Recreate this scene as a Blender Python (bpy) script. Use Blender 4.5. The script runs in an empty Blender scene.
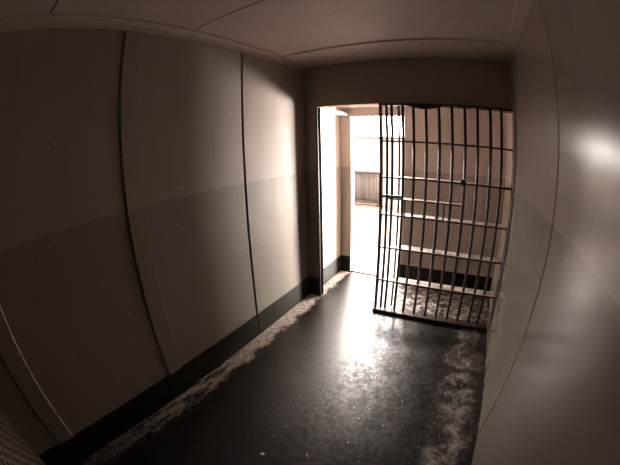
import bpy, bmesh, math, random
from mathutils import Vector, Matrix
random.seed(7)
C = bpy.context.scene.collection

# ---------------------------------------------------------------- dimensions (metres)
W, D, H = 2.07, 3.31, 2.555          # cell: x 0..W, y -D..0, z 0..H
OX, OH = 0.15, 2.10                  # inner opening: from x = OX to W, up to OH
TF = 0.06                            # thickness of the steel front wall
VX0, VX1, VY, VH = 0.04, 2.10, 0.80, 2.17   # vestibule
DX0, DX1, DH = 0.18, 0.87, 2.065     # outer doorway
HP = 1.42                            # height of the paint line
HB = 0.228                           # height of the black skirting
FY = 5.40                            # far wall of the corridor

# ---------------------------------------------------------------- mesh helpers
class MB:
    def __init__(s): s.bm = bmesh.new()
    def box(s, x0, x1, y0, y1, z0, z1, bevel=0.0, rot=None, at=None, mat=0):
        r = bmesh.ops.create_cube(s.bm, size=1.0)
        vs = r['verts']
        c = Vector(((x0+x1)/2, (y0+y1)/2, (z0+z1)/2)); d = (abs(x1-x0), abs(y1-y0), abs(z1-z0))
        for v in vs:
            v.co = Vector((v.co.x*d[0], v.co.y*d[1], v.co.z*d[2]))
        if rot is not None:
            for v in vs: v.co = rot @ v.co
        for v in vs: v.co += c
        fs = set(f for v in vs for f in v.link_faces)
        for f in fs: f.material_index = mat
        if bevel:
            es = set(e for v in vs for e in v.link_edges)
            bmesh.ops.bevel(s.bm, geom=list(es), offset=bevel, segments=2, affect='EDGES', profile=0.6)
        return s
    def tube(s, pts, r, n=12, caps=True, radii=None):
        pts = [Vector(p) for p in pts]; rings = []
        for i, p in enumerate(pts):
            a = pts[max(i-1, 0)]; b = pts[min(i+1, len(pts)-1)]
            t = (b-a).normalized()
            u = Vector((1, 0, 0)) if abs(t.x) < .8 else Vector((0, 1, 0))
            u = (u - t*u.dot(t)).normalized(); w = t.cross(u)
            rr = radii[i] if radii else r
            rings.append([s.bm.verts.new(p + rr*(math.cos(2*math.pi*k/n)*u + math.sin(2*math.pi*k/n)*w)) for k in range(n)])
        for A, B in zip(rings, rings[1:]):
            for k in range(n):
                f = s.bm.faces.new((A[k], A[(k+1) % n], B[(k+1) % n], B[k])); f.smooth = True
        if caps:
            s.bm.faces.new(rings[0][::-1]); s.bm.faces.new(rings[-1])
        return s
    def prism(s, outline, y0, y1):          # outline in x,z, extruded along y
        a = [s.bm.verts.new((x, y0, z)) for x, z in outline]
        b = [s.bm.verts.new((x, y1, z)) for x, z in outline]
        s.bm.faces.new(a); s.bm.faces.new(b[::-1]); n = len(a)
        for i in range(n): s.bm.faces.new((a[i], b[i], b[(i+1) % n], a[(i+1) % n]))
        return s
    def batten(s, t, y0, y1, z0, z1, c):   # flat strip on the left wall with a chamfered door-side edge
        out = [(-.002, y0), (t*.8, y0), (t, y0+.002), (t, y1-c), (.001, y1), (-.002, y1)]
        a = [s.bm.verts.new((x, y, z0)) for x, y in out]; b = [s.bm.verts.new((x, y, z1)) for x, y in out]
        s.bm.faces.new(a); s.bm.faces.new(b[::-1]); n = len(a)
        for i in range(n):
            f = s.bm.faces.new((a[i], b[i], b[(i+1) % n], a[(i+1) % n]))
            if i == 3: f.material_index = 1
        return s
    def build(s, name, mats, parent=None):
        bmesh.ops.recalc_face_normals(s.bm, faces=s.bm.faces)
        me = bpy.data.meshes.new(name); s.bm.to_mesh(me); s.bm.free()
        for m in (mats if isinstance(mats, (list, tuple)) else [mats]): me.materials.append(m)
        o = bpy.data.objects.new(name, me); C.objects.link(o)
        if parent is not None: o.parent = parent
        return o

def tag(o, label=None, cat=None, group=None, kind=None):
    for k, v in (('label', label), ('category', cat), ('group', group), ('kind', kind)):
        if v: o[k] = v
    return o
def struct(o, label, cat): return tag(o, label, cat, kind='structure')
def empty(name, loc=(0, 0, 0)):
    o = bpy.data.objects.new(name, None); o.location = loc; C.objects.link(o); return o

# ---------------------------------------------------------------- material helpers
class NT:
    def __init__(s, name):
        s.m = bpy.data.materials.new(name); s.m.use_nodes = True
        s.t = s.m.node_tree; s.b = s.t.nodes['Principled BSDF']
        s.pos = s.n('ShaderNodeNewGeometry').outputs['Position']
    def n(s, t, **kw):
        x = s.t.nodes.new(t)
        for k, v in kw.items(): setattr(x, k, v)
        return x
    def put(s, sock, v):
        if isinstance(v, bpy.types.NodeSocket): s.t.links.new(v, sock)
        else: sock.default_value = v
    def math(s, op, a, b=0.0, c=None):
        x = s.n('ShaderNodeMath', operation=op); s.put(x.inputs[0], a); s.put(x.inputs[1], b)
        if c is not None: s.put(x.inputs[2], c)
        return x.outputs[0]
    def noise(s, scale, detail=6, rough=.6, vec=None, stretch=None, out='Fac', dist=0):
        x = s.n('ShaderNodeTexNoise'); v = vec or s.pos
        if stretch:
            mp = s.n('ShaderNodeMapping'); s.t.links.new(v, mp.inputs[0]); mp.inputs['Scale'].default_value = stretch; v = mp.outputs[0]
        s.t.links.new(v, x.inputs['Vector'])
        x.inputs['Scale'].default_value = scale; x.inputs['Detail'].default_value = detail
        x.inputs['Roughness'].default_value = rough; x.inputs['Distortion'].default_value = dist
        return x.outputs[out]
    def step(s, v, lo, hi, a=0.0, b=1.0):
        x = s.n('ShaderNodeMapRange'); x.interpolation_type = 'SMOOTHSTEP'
        s.put(x.inputs[0], v)
        for i, q in enumerate((lo, hi, a, b)): x.inputs[i+1].default_value = q
        return x.outputs[0]
    def mix(s, f, a, b):
        x = s.n('ShaderNodeMix', data_type='RGBA'); s.put(x.inputs[0], f)
        for i, q in ((6, a), (7, b)):
            s.put(x.inputs[i], (*q, 1) if isinstance(q, tuple) else q)
        return x.outputs[2]
    def xyz(s):
        x = s.n('ShaderNodeSeparateXYZ'); s.t.links.new(s.pos, x.inputs[0]); return x.outputs
    def bump(s, h, strength=.2, dist=.01):
        x = s.n('ShaderNodeBump'); s.put(x.inputs['Height'], h)
        x.inputs['Strength'].default_value = strength; x.inputs['Distance'].default_value = dist
        s.t.links.new(x.outputs[0], s.b.inputs['Normal'])
    def out(s, col, rough=.5, spec=.5, metal=0.0):
        s.put(s.b.inputs['Base Color'], (*col, 1) if isinstance(col, tuple) else col)
        s.put(s.b.inputs['Roughness'], rough); s.put(s.b.inputs['Specular IOR Level'], spec)
        s.put(s.b.inputs['Metallic'], metal)
        return s.m

UP = (.32, .270, .236); LO = (.225, .20, .165)
def two_tone(name, up=UP, lo=LO, rough=.60, split=True, spec=.5, bumps=.12, chip=.75):
    s = NT(name); z = s.xyz()[2]
    wob = s.math('MULTIPLY_ADD', s.noise(30, 2), .006, -.003)
    f = s.step(s.math('ADD', z, wob), HP-.002, HP+.002)
    col = s.mix(f, lo, up) if split else s.mix(0.0, up, up)
    blot = s.step(s.noise(2.2, 8, .65), .3, .75)
    col = s.mix(s.math('MULTIPLY', blot, .22), col, s.mix(.5, col, (.12, .085, .07)))
    run = s.step(s.noise(5, 5, .6, stretch=(3, 3, .25)), .45, .8)
    col = s.mix(s.math('MULTIPLY', run, .25), col, (.20, .15, .125))
    grime = s.step(s.noise(60, 3, .5), .66, .76)
    col = s.mix(s.math('MULTIPLY', grime, .18), col, (.08, .06, .05))
    chips = s.step(s.noise(26, 2, .4), .735, .75)
    col = s.mix(s.math('MULTIPLY', chips, chip), col, (.62, .52, .46))
    s.bump(s.math('ADD', s.noise(7, 5), s.math('MULTIPLY', s.noise(90, 3), .12)), bumps, .02)
    r = s.step(s.noise(6, 5, stretch=(1.5, 1.5, .4)), .2, .8, rough-.05, rough+.06)
    return s.out(col, r, spec)

M = {}
M['wall'] = two_tone('painted_steel_wall', spec=.3)
M['wall_gloss'] = two_tone('glossy_painted_steel_wall', rough=.21, bumps=.055, chip=.15)
M['lintel'] = two_tone('brown_painted_lintel', up=(.30, .235, .20), split=False, rough=.5)
M['ceiling'] = two_tone('painted_ceiling', up=(.48, .40, .355), split=False, rough=.6)
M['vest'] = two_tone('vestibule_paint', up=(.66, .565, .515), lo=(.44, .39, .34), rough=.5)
M['white'] = two_tone('whitewashed_wall', up=(.80, .76, .72), lo=(.78, .74, .70), rough=.5)

s = NT('black_skirting_paint')
col = s.mix(s.step(s.noise(12, 6), .35, .75), (.006, .006, .004), (.018, .019, .012))
s.bump(s.noise(40, 4), .15, .01); M['skirt'] = s.out(col, .5, .25)
s = NT('lit_edge_paint'); M['lit_edge'] = s.out(s.mix(s.step(s.noise(14, 6, .7), .4, .6), (.24, .20, .17), (.62, .54, .46)), .55, .3)  # pale colour paints the light caught along the batten edges
s = NT('dark_gap'); M['gap'] = s.out((.008, .006, .005), .9, .1)

# worn dark floor: black-brown gloss in the middle, pale powdery paint debris along the walls
s = NT('worn_cell_floor'); X, Y, Z = s.xyz()
ns = s.noise(14, 6, .65, stretch=(1.6, .28, 1)); n1 = s.noise(5, 7, .7); n2 = s.noise(22, 6, .7); n3 = s.noise(90, 4, .7)
nn = s.math('ADD', s.math('MULTIPLY', n1, .30), s.math('MULTIPLY', n2, .16))
edgeL = s.math('ADD', s.math('SUBTRACT', X, .02), s.math('MULTIPLY', s.math('SUBTRACT', nn, .23), 1.15))
mL = s.step(edgeL, .10, .16, 1, 0)
mL = s.math('MULTIPLY', mL, s.step(s.math('ADD', ns, s.math('MULTIPLY', s.step(Y, -1.7, -.6), .3)), .42, .55))
mL = s.math('MULTIPLY', mL, s.step(Y, -3.0, -1.2, .2, 1.0))
eR = s.math('ABSOLUTE', s.math('SUBTRACT', X, 1.86))
mR = s.step(s.math('ADD', eR, s.math('MULTIPLY', s.math('SUBTRACT', nn, .23), 1.2)), .05, .20, 1, 0)
mR = s.math('MULTIPLY', mR, s.step(s.noise(7, 8, .75), .42, .66, 0, .45))
inv = s.math('MULTIPLY', s.step(Y, .06, .12), s.step(s.noise(14, 7, .75), .44, .62, 0, .75))
inv = s.math('MULTIPLY', inv, s.step(X, .75, 1.1, 0, 1))
speck = s.math('MULTIPLY', s.step(n3, .70, .76), s.step(n1, .52, .62, 0, .25))
mask = s.math('MAXIMUM', s.math('MAXIMUM', mL, mR), s.math('MAXIMUM', inv, speck))
base = s.mix(s.step(n1, .3, .7), (.006, .004, .0033), (.013, .009, .0075))
base = s.mix(s.math('MULTIPLY', s.step(n2, .4, .8), .3), base, (.028, .020, .017))
pale = s.mix(s.step(n2, .35, .62), (.40, .32, .28), (.84, .78, .73))
col = s.mix(mask, base, pale)
rgh = s.math('ADD', s.step(n3, .3, .7, .36, .44), s.math('MULTIPLY', mask, .45))
s.put(s.b.inputs['Coat Weight'], s.math('MULTIPLY', s.math('SUBTRACT', .8, s.math('MULTIPLY', mask, .8)), s.math('SUBTRACT', 1, s.math('MULTIPLY', s.step(X, .72, 1.0, .25, 1), s.step(s.math('ADD', s.math('MULTIPLY', n2, .6), s.math('MULTIPLY', s.noise(7, 6, .7), .4)), .42, .58, 0, .85)))))
s.put(s.b.inputs['Coat Roughness'], s.step(n3, .35, .7, .24, .42))
s.bump(s.math('ADD', s.math('ADD', s.math('MULTIPLY', s.noise(11, 3, .5), .5), s.math('MULTIPLY', n2, .22)), s.math('ADD', s.math('MULTIPLY', s.noise(48, 4, .6), .5), s.math('MULTIPLY', mask, .5))), .35, .012)
M['floor'] = s.out(col, rgh, .15)
s = NT('pale_corridor_floor'); M['cfloor'] = s.out(s.mix(s.noise(3, 5), (.32, .285, .26), (.40, .36, .335)), .35, .5)

s = NT('worn_gate_steel')
col = s.mix(s.step(s.noise(25, 6, .7), .4, .7), (.040, .022, .018), (.085, .055, .045))
s.bump(s.noise(120, 3), .15, .003); M['bars'] = s.out(col, .42, .5, .25)
s = NT('rubbed_gate_strap')
col = s.mix(s.step(s.noise(9, 6, .7), .35, .65), (.16, .12, .10), (.62, .53, .48))
M['strap'] = s.out(col, .45, .5, .1)
s = NT('jamb_rust'); M['jamb'] = s.out(s.mix(s.noise(18, 6, .7), (.012, .008, .006), (.035, .023, .018)), .5)
s = NT('radiator_paint'); M['rad'] = s.out(s.mix(s.noise(10, 4), (.018, .013, .011), (.030, .022, .019)), .5)
s = NT('curled_paint'); M['flake'] = s.out(s.mix(s.noise(60, 3), (.70, .62, .56), (.85, .78, .72)), .6)
s = NT('vent_steel'); M['mesh'] = s.out(s.mix(s.noise(20, 5), (.16, .125, .11), (.24, .19, .17)), .5)

def emit(name, col, strength):
    s = NT(name); s.put(s.b.inputs['Base Color'], (.0, .0, .0, 1)); s.put(s.b.inputs['Specular IOR Level'], 0)
    s.put(s.b.inputs['Emission Color'], (*col, 1)); s.put(s.b.inputs['Emission Strength'], strength)
    return s.m
M['glass'] = emit('bright_frosted_window', (1, .905, .84), 60.0)
M['boosted_glass'] = emit('boosted_window', (1, .90, .835), 230.0)  # unseen upper tier, made brighter to strengthen the glow on the floor
M['side_glow'] = emit('side_glow_panel', (1, .895, .83), 640.0)  # emission for the added panel outside the view

# ---------------------------------------------------------------- the cell shell
T = .10
f = MB().box(-.3, W+.4, -D-.3, VY+.02, -.12, 0).build('floor', M['floor'])
struct(f, 'worn dark glossy cell floor with pale debris along its edges', 'floor')
f = MB().box(-9, 7, VY+.03, FY+.2, -.12, -.003).build('floor_corridor', M['cfloor'])
struct(f, 'brightly lit pale corridor floor beyond the outer doorway', 'floor')
f = MB().box(DX0, DX1, VY+.005, VY+.035, -.02, .006, .002).build('trim_9', M['gap'])
struct(f, 'thin dark threshold strip across the outer doorway', 'threshold')

# left wall: steel panels with one open joint
g = .006
m = MB()
for a, b in ((-D-.2, -3.092-.004), (-3.092+.004, -2.031-.005), (-2.031+.005, -.969-g), (-.969+g, 0.10)):  # dark slots beside the wide battens added as their shadow lines
    m.box(-T, 0, a, b, -.1, H+.1, 0)
m.box(-T-.05, -.02, -D-.2, .1, -.1, H+.1, mat=1)
struct(m.build('wall_left', [M['wall'], M['gap']]), 'two-tone painted left cell wall with a panel joint and added shadow slots', 'wall')
m = MB()
for a, b in ((-D, -1.419-.008), (-1.419+.008, .0)):
    m.box(W, W+T, a, b, -.1, H+.1)
m.box(W+.02, W+T+.05, -D-.1, -.05, -.1, H+.1, mat=1)
struct(m.build('wall_right', [M['wall_gloss'], M['gap']]), 'glossy two-tone right cell wall with a window glare', 'wall')
m = MB().box(-.3, W+.3, -D-T, -D, -.1, H+.1)
struct(m.build('wall_back', M['wall']), 'back cell wall behind the metal mesh panel', 'wall')
# front wall: pier left of the opening and the panel above it
m = MB().box(-T, OX-.002, 0, TF, -.1, H+.1)
struct(m.build('wall_front', M['wall']), 'narrow two-tone front wall strip between left wall and doorway', 'wall')
m = MB().box(-T, W+T, 0.004, TF, OH+.075, H+.1).box(-.0, W, -.004, TF+.01, OH, OH+.078, .004)
m.box(0, W, -.010, 0.0, OH+.0, OH+.012, .002)
struct(m.build('wall_front', M['lintel']), 'dark brown steel panel above the barred gate', 'wall')
m = MB().box(OX-.024, OX-.002, -.008, TF+.004, 0, OH, .003)
struct(m.build('trim_1', M['jamb']), 'dark worn steel jamb at the left edge of the opening', 'door frame')
m = MB()
for a, b in ((-D-.2, -2.56-g), (-2.56+g, -1.54-g), (-1.54+g, -.515-g), (-.515+g, .1)):
    m.box(-.2, W+.2, a, b, H, H+.1)
m.box(-.2, W+.2, -D-.2, .1, H+.015, H+.2, mat=1)
struct(m.build('ceiling', [M['ceiling'], M['gap']]), 'painted cell ceiling of panels with thin seams', 'ceiling')

# raised battens, coves
def trim(i, mb, mat, label, cat='trim'): return struct(mb.build('trim_%d' % i, mat), label, cat)
trim(2, MB().batten(.012, -2.024, -1.893, HB, H-.03, .007), [M['wall'], M['lit_edge']], 'wide vertical batten midway along the left wall', 'batten')
trim(3, MB().batten(.012, -3.085, -2.949, HB, H-.03, .007), [M['wall'], M['lit_edge']], 'vertical batten at the dark lower left of the left wall', 'batten')
trim(4, MB().batten(.008, -.963, -.925, HB, H-.03, .006), [M['wall'], M['wall']], 'slim vertical strip beside the black joint of the left wall', 'batten')
trim(5, MB().box(-.002, .085, -D, 0, H-.012, H+.002, .004).box(-.002, .014, -D, 0, H-.045, H-.008, .004), M['ceiling'], 'long cove strip where left wall meets ceiling', 'cove')
trim(6, MB().box(W-.014, W+.002, -.11, -.004, .0, H-.03, .005), M['wall_gloss'], 'narrow vertical strip on the right wall beside the gate', 'batten')
trim(7, MB().box(W-.085, W+.002, -D, 0, H-.012, H+.002, .004), M['ceiling'], 'cove strip where right wall meets ceiling', 'cove')
trim(8, MB().box(.086, W-.086, -.50, -.004, H-.008, H+.002, .003), M['ceiling'], 'ceiling strip in front of the panel above the gate', 'cove')

def skirt(name, boxes, label):
    m = MB()
    for b in boxes: m.box(*b, .002)
    return struct(m.build(name, M['skirt']), label, 'skirting')
skirt('baseboard_left', [(-.001, .006, -D, -.969-g, 0, HB), (-.001, .006, -.969+g, 0, 0, HB)], 'black painted skirting along the left cell wall')
skirt('baseboard_front', [(.006, OX-.016, -.006, .002, 0, HB)], 'short black skirting on the strip left of the opening')
skirt('baseboard_vestibule', [(VX0-.002, VX0+.005, TF, VY, 0, HB), (VX0+.005, DX0, VY-.006, VY+.001, 0, HB), (DX1, VX1, VY-.006, VY+.001, 0, HB)], 'black skirting of the vestibule, seen behind the gate')

# ---------------------------------------------------------------- vestibule
m = MB().box(VX0-T, VX0, TF, VY+.05, -.1, VH+.1)
struct(m.build('wall_vestibule_left', M['vest']), 'bright sunlit side wall just inside the opening', 'wall')
m = MB().box(VX1, VX1+T, TF-.06, VY+.05, -.1, VH+.1)
struct(m.build('wall_vestibule_right', M['vest']), 'pale vestibule side wall glimpsed at the right edge of the gate', 'wall')
m = MB().box(-.4, DX0, VY, VY+.1, -.1, VH+.3).box(DX1, 2.6, VY, VY+.1, -.1, VH+.3).box(DX0, DX1, VY, VY+.1, DH, VH+.3)
struct(m.build('wall_outer', M['vest']), 'pinkish and grey two-tone wall seen through the bars', 'wall')
m = MB().box(-.3, 2.5, TF, VY+.1, VH, VH+.1)
struct(m.build('ceiling_vestibule', M['vest']), 'low pale ceiling between the gate and the outer doorway', 'ceiling')
m = MB().box(VX0, .155, TF, VY, 2.075, 2.11, .006).box(VX0, .10, TF, VY, 2.105, VH)
struct(m.build('trim_10', M['vest']), 'pale ledge along the top of the bright side wall', 'ledge')

# ---------------------------------------------------------------- corridor
m = MB()
WX0, WX1, WZ0, WZ1 = -7.5, 0.2, 1.94, 6.0
VA, VB, VC, VD = 2.5, 4.8, .05, 1.5
m.box(-9, VA, FY, FY+.2, -.1, WZ0).box(-9, VA, FY, FY+.2, WZ1, 7.8).box(-9, WX0, FY, FY+.2, WZ0, WZ1).box(WX1, VA, FY, FY+.2, WZ0, WZ1)
m.box(VA, VB, FY, FY+.2, -.1, VC).box(VA, VB, FY, FY+.2, VD, 7.8).box(VB, 7, FY, FY+.2, -.1, 7.8)
struct(m.build('wall_corridor_far', M['white']), 'white far corridor wall below the bright windows', 'wall')
m = MB().box(-9.1, -9, VY+.1, FY, -.1, 7.8).box(7, 7.1, VY+.1, FY, -.1, 7.8)
struct(m.build('wall_corridor_end', M['white']), 'white end walls of the corridor beyond the doorway', 'wall')
m = MB().box(-9, -.4, VY, VY+.1, -.1, 7.8).box(2.6, 7, VY, VY+.1, -.1, 7.8).box(-.4, 2.6, VY, VY+.1, VH+.3, 7.8)
struct(m.build('wall_corridor_near', M['white']), 'corridor side of the cell block wall around the doorway', 'wall')
m = MB().box(-9, 7, VY, FY+.2, 7.7, 7.8)
struct(m.build('ceiling_corridor', M['white']), 'high white corridor ceiling', 'ceiling')
m = MB().box(WX0, WX1, FY+.08, FY+.09, WZ0, 3.68)
wp = struct(m.build('window_1', M['glass']), 'long blown-out bright window seen through the doorway', 'window')
struct(MB().box(WX0, WX1, FY+.08, FY+.09, 3.72, WZ1).build('window_3', M['boosted_glass']), 'unseen upper window tier, brightened to light the floor', 'window')
m = MB()
for i in range(7): m.box(WX0+i*(WX1-WX0)/6-.02, WX0+i*(WX1-WX0)/6+.02, FY+.03, FY+.075, WZ0, WZ1) if i not in (2,3) else None
m.box(WX0, WX1, FY+.02, FY+.10, 3.67, 3.73)
m.build('window_frame', M['white'], wp)
struct(MB().box(VA, VB, FY+.08, FY+.09, VC, VD).build('glow_panel', M['side_glow']), 'unseen glowing panel added to light the left wall', 'window')  # added out of view to throw a streak on the left wall
m = MB().box(WX0-.1, WX1+.1, FY-.10, FY+.05, WZ0-.05, WZ0+.01, .008)
m.build('window_sill', M['rad'], wp)

s = NT('brown_floor_border'); M['border'] = s.out(s.mix(s.noise(8, 4), (.16, .105, .09), (.24, .17, .15)), .6)
struct(MB().box(-9, 7, 4.85, FY, -.004, .003).build('trim_11', M['border']), 'brown painted floor border under the radiator', 'floor border')

# column radiator against the far wall
rad = empty('radiator', (-1.2, FY-.14, .003))
tag(rad, 'brown column radiator below the bright corridor window', 'radiator')
rx0, rx1 = -.43, .42
for i in range(12):
    x = rx0 + .035 + i*(rx1-rx0-.07)/11
    m = MB()
    for yy in (-.05, .05): m.tube([(x, yy, .14), (x, yy, .92)], .013, 10)
    m.box(x-.020, x+.020, -.075, .075, .905, .945, .012).box(x-.024, x+.024, -.075, .075, .115, .155, .012)
    m.build('column', M['rad'], rad)
MB().box(rx0, rx1, -.09, .09, .945, .975, .006).build('top_rail', M['bars'], rad)
MB().box(rx0, rx1, -.06, .06, .075, .115, .006).build('bottom_rail', M['bars'], rad)
for x in (rx0+.06, rx1-.06): MB().box(x-.02, x+.02, -.04, .04, 0-.003, .08, .004).build('foot', M['bars'], rad)

# ---------------------------------------------------------------- the barred gate
gate = empty('barred_gate', (0, 0, 0))
tag(gate, 'dark steel barred gate closing the right part of the opening', 'gate')
gb = M['bars']
xs = [1.128, 1.246, 1.367, 1.487, 1.606, 1.723, 1.844, 1.948]
for x in [0.872, 0.922] + [1.027] + xs:
    MB().tube([(x, 0, .03), (x, 0, 2.095)], .014, 14).build('bar', gb, gate)
for x in (.972,):
    MB().tube([(x, .075, .03), (x, .075, 2.095)], .011, 12).build('back_bar', gb, gate)
MB().box(.802, .824, -.022, .03, .0, 2.098, .003).build('stile', gb, gate)
MB().box(2.054, 2.066, -.018, .012, .02, 2.098, .002).build('stile', gb, gate)
for z in (1.742, 1.402, 1.044, .717, .363):
    r = MB().box(.806, 2.062, -.022, .095, z-.006, z+.006, .002).build('strap_rail', M['strap'], gate)
    MB().box(.806, 2.062, -.030, -.021, z-.010, z+.007, .002).build('edge_bar', gb, r)
    MB().box(2.050, 2.066, -.034, -.004, z-.075, z+.010, .003).build('mounting_tab', gb, r)
    MB().box(.800, .836, -.034, .01, z+.030, z+.040, .002).build('bracket', gb, r)
MB().box(.803, 2.066, -.055, .05, .0, .022, .004).box(.803, 2.066, -.075, -.045, .0, .038, .004).build('bottom_channel', gb, gate)
MB().box(.80, 2.066, -.02, .10, 2.082, 2.099, .002).build('top_channel', gb, gate)
# meal slot in the middle of the gate
slot = MB().box(.880, 1.606, -.040, -.020, 1.196, 1.209, .002).build('meal_slot', gb, gate)
MB().box(.880, 1.600, -.018, .075, 1.194, 1.204, .002).build('slot_shelf', M['strap'], slot)
MB().box(1.050, 1.064, -.036, -.022, 1.050, 1.196, .002).build('slot_post', gb, slot)
MB().box(1.424, 1.438, -.036, -.022, 1.050, 1.196, .002).build('slot_post', gb, slot)
MB().box(.845, 1.030, -.048, -.016, 1.212, 1.240, .005).tube([(.86, -.05, 1.226), (.86, -.075, 1.226)], .013, 10).build('lock_bolt', gb, gate)
MB().tube([(1.597, -.055, 1.412), (1.597, -.050, 1.412), (1.597, -.020, 1.412), (1.597, .012, 1.412)], .03, 16, radii=[.018, .028, .030, .026]).build('lock_knob', gb, gate)
hp = [(1.04, 2.098), (1.06, 2.078), (1.13, 2.058), (1.20, 2.046), (1.28, 2.046), (1.36, 2.060), (1.41, 2.080), (1.44, 2.098)]
hg = MB().prism(hp, -.034, -.020).build('roller_hanger', gb, gate)
for x in (1.12, 1.36): MB().tube([(x, -.045, 2.075), (x, -.033, 2.075)], .014, 12).build('bolt', gb, hg)
MB().box(1.540, 1.665, -.034, -.018, 2.070, 2.098, .004).build('top_bracket', gb, gate)

# ---------------------------------------------------------------- expanded-metal panel low on the back wall
vent = empty('metal_mesh_panel', (.47, -D+.004, .55))
tag(vent, 'pale metal mesh panel at the dark bottom left corner', 'mesh panel')
w2, h2 = .43, .45
m = MB()
m.box(-w2, w2, 0, .012, h2-.02, h2, .002).box(-w2, w2, 0, .012, -h2, -h2+.02, .002).box(-w2, -w2+.02, 0, .012, -h2, h2, .002).box(w2-.02, w2, 0, .012, -h2, h2, .002)
m.build('frame', M['mesh'], vent)
m = MB(); p = .11
k = -60
while k < 61:
    for sgn in (1, -1):     # diagonal strands clipped to the panel
        c0 = k*p; pts = []
        # line z = sgn*1.6*x + c0
        for x in (-w2, w2):
            z = sgn*1.6*x + c0
            if abs(z) <= h2: pts.append((x, z))
        for z in (-h2, h2):
            x = (z-c0)/(sgn*1.6)
            if abs(x) < w2: pts.append((x, z))
        if len(pts) >= 2:
            (x0, z0), (x1, z1) = pts[0], pts[1]
            L = math.hypot(x1-x0, z1-z0)
            if L > .01:
                a = math.atan2(z1-z0, x1-x0)
                R = Matrix.Rotation(-a, 3, 'Y'); cx, cz = (x0+x1)/2, (z0+z1)/2
                m.box(cx-L/2, cx+L/2, .003, .007, cz-.013, cz+.013, rot=R)
    k += 1
m.build('lattice', M['mesh'], vent)
MB().box(-w2+.01, w2-.01, -.0015, .0005, -h2+.01, h2-.01).build('backing', M['gap'], vent)

# ---------------------------------------------------------------- flakes of paint
def flake(x, y, L, w, curl, rz, label):
    bm = bmesh.new(); n = 7; rows = []
    for i in range(n+1):
        t = i/n; u = (t-.5)*L; hgt = curl*(2*t-1)**2*L*.8 + .002
        ww = w*(.55 + .45*math.sin(math.pi*min(1, t+.12)))
        rows.append([bm.verts.new((u*(1-.25*curl), v*ww, hgt + .12*abs(v)*w)) for v in (-.5, -.17, .2, .5)])
    for A, B in zip(rows, rows[1:]):
        for j in range(3): bm.faces.new((A[j], A[j+1], B[j+1], B[j])).smooth = True
    bmesh.ops.solidify(bm, geom=bm.faces[:], thickness=.0012)
    me = bpy.data.meshes.new('paint_flake'); bm.to_mesh(me); bm.free(); me.materials.append(M['flake'])
    zmin = min(v.co.z for v in me.vertices)
    for v in me.vertices: v.co.z -= zmin
    o = bpy.data.objects.new('paint_flake', me); C.objects.link(o)
    o.location = (x, y, 0.0005); o.rotation_euler = (0, 0, rz)
    tag(o, label, 'paint flake', 'loose paint flakes on the cell floor')
flake(.045, -1.225, .045, .022, 1.0, 1.2, 'curled white paint flake against the left skirting')
flake(.846, -2.057, .026, .018, .25, .3, 'small pale oval paint flake alone on the dark floor at the bottom edge')
flake(1.082, -1.929, .030, .012, .8, 2.0, 'hook-shaped pale paint flake at the bottom edge, closest to the light')

# crumbs of plaster and paint along the walls (nobody could count them)
m = MB()
def crumb(x, y, r):
    vs = bmesh.ops.create_icosphere(m.bm, subdivisions=1, radius=r)['verts']
    a = random.random()*6.28; sx, sz = random.uniform(.7, 1.6), random.uniform(.25, .5)
    for v in vs:
        q = Vector((v.co.x*sx, v.co.y, v.co.z*sz)) * random.uniform(.85, 1.15)
        v.co = Vector((q.x*math.cos(a)-q.y*math.sin(a)+x, q.x*math.sin(a)+q.y*math.cos(a)+y, q.z + r*sz*.6))
for i in range(520):
    y = -3.0 + 3.0*random.random()**.8
    crumb(.02 + abs(random.gauss(0, .075)), y, random.uniform(.0012, .0045))
for i in range(160):
    crumb(random.gauss(1.84, .08), random.uniform(-2.2, -.1), random.uniform(.0012, .004))
for i in range(90):
    crumb(random.uniform(.3, 1.9), random.uniform(-2.3, -.2), random.uniform(.001, .003))
o = m.build('plaster_crumbs', M['flake'])
tag(o, 'pale plaster and paint crumbs strewn along the floor edges', 'debris', kind='stuff')

# ---------------------------------------------------------------- world and camera
w = bpy.data.worlds.new('World'); bpy.context.scene.world = w; w.use_nodes = True
w.node_tree.nodes['Background'].inputs[0].default_value = (.9, .85, .8, 1)
w.node_tree.nodes['Background'].inputs[1].default_value = .3

cam = bpy.data.cameras.new('camera'); co = bpy.data.objects.new('camera', cam); C.objects.link(co)
yaw, pitch, roll = map(math.radians, (30.1688, -16.3074, -1.4985))
F = Vector((-math.sin(yaw)*math.cos(pitch), math.cos(yaw)*math.cos(pitch), math.sin(pitch)))
R = F.cross(Vector((0, 0, 1))).normalized(); U = R.cross(F)
R2 = R*math.cos(roll) + U*math.sin(roll); U2 = -R*math.sin(roll) + U*math.cos(roll)
mt = Matrix((R2, U2, -F)).transposed().to_4x4(); mt.translation = Vector((1.6359, -2.776, 1.6951))
co.matrix_world = mt
cam.type = 'PANO'; cam.sensor_width = 36; cam.sensor_fit = 'HORIZONTAL'
cam.panorama_type = 'FISHEYE_EQUISOLID'
cam.fisheye_lens = 305.6094*36/620
cam.fisheye_fov = math.pi
cam.clip_start = .01
sc = bpy.context.scene; sc.camera = co
sc.view_settings.view_transform = 'Standard'; sc.view_settings.look = 'None'
sc.view_settings.gamma = 1; sc.view_settings.exposure = -0.88; sc.view_settings.use_curve_mapping = False
sc.cycles.max_bounces = 14; sc.cycles.diffuse_bounces = 8; sc.cycles.glossy_bounces = 6
sc.cycles.use_denoising = True
sc.cycles.sample_clamp_indirect = 12
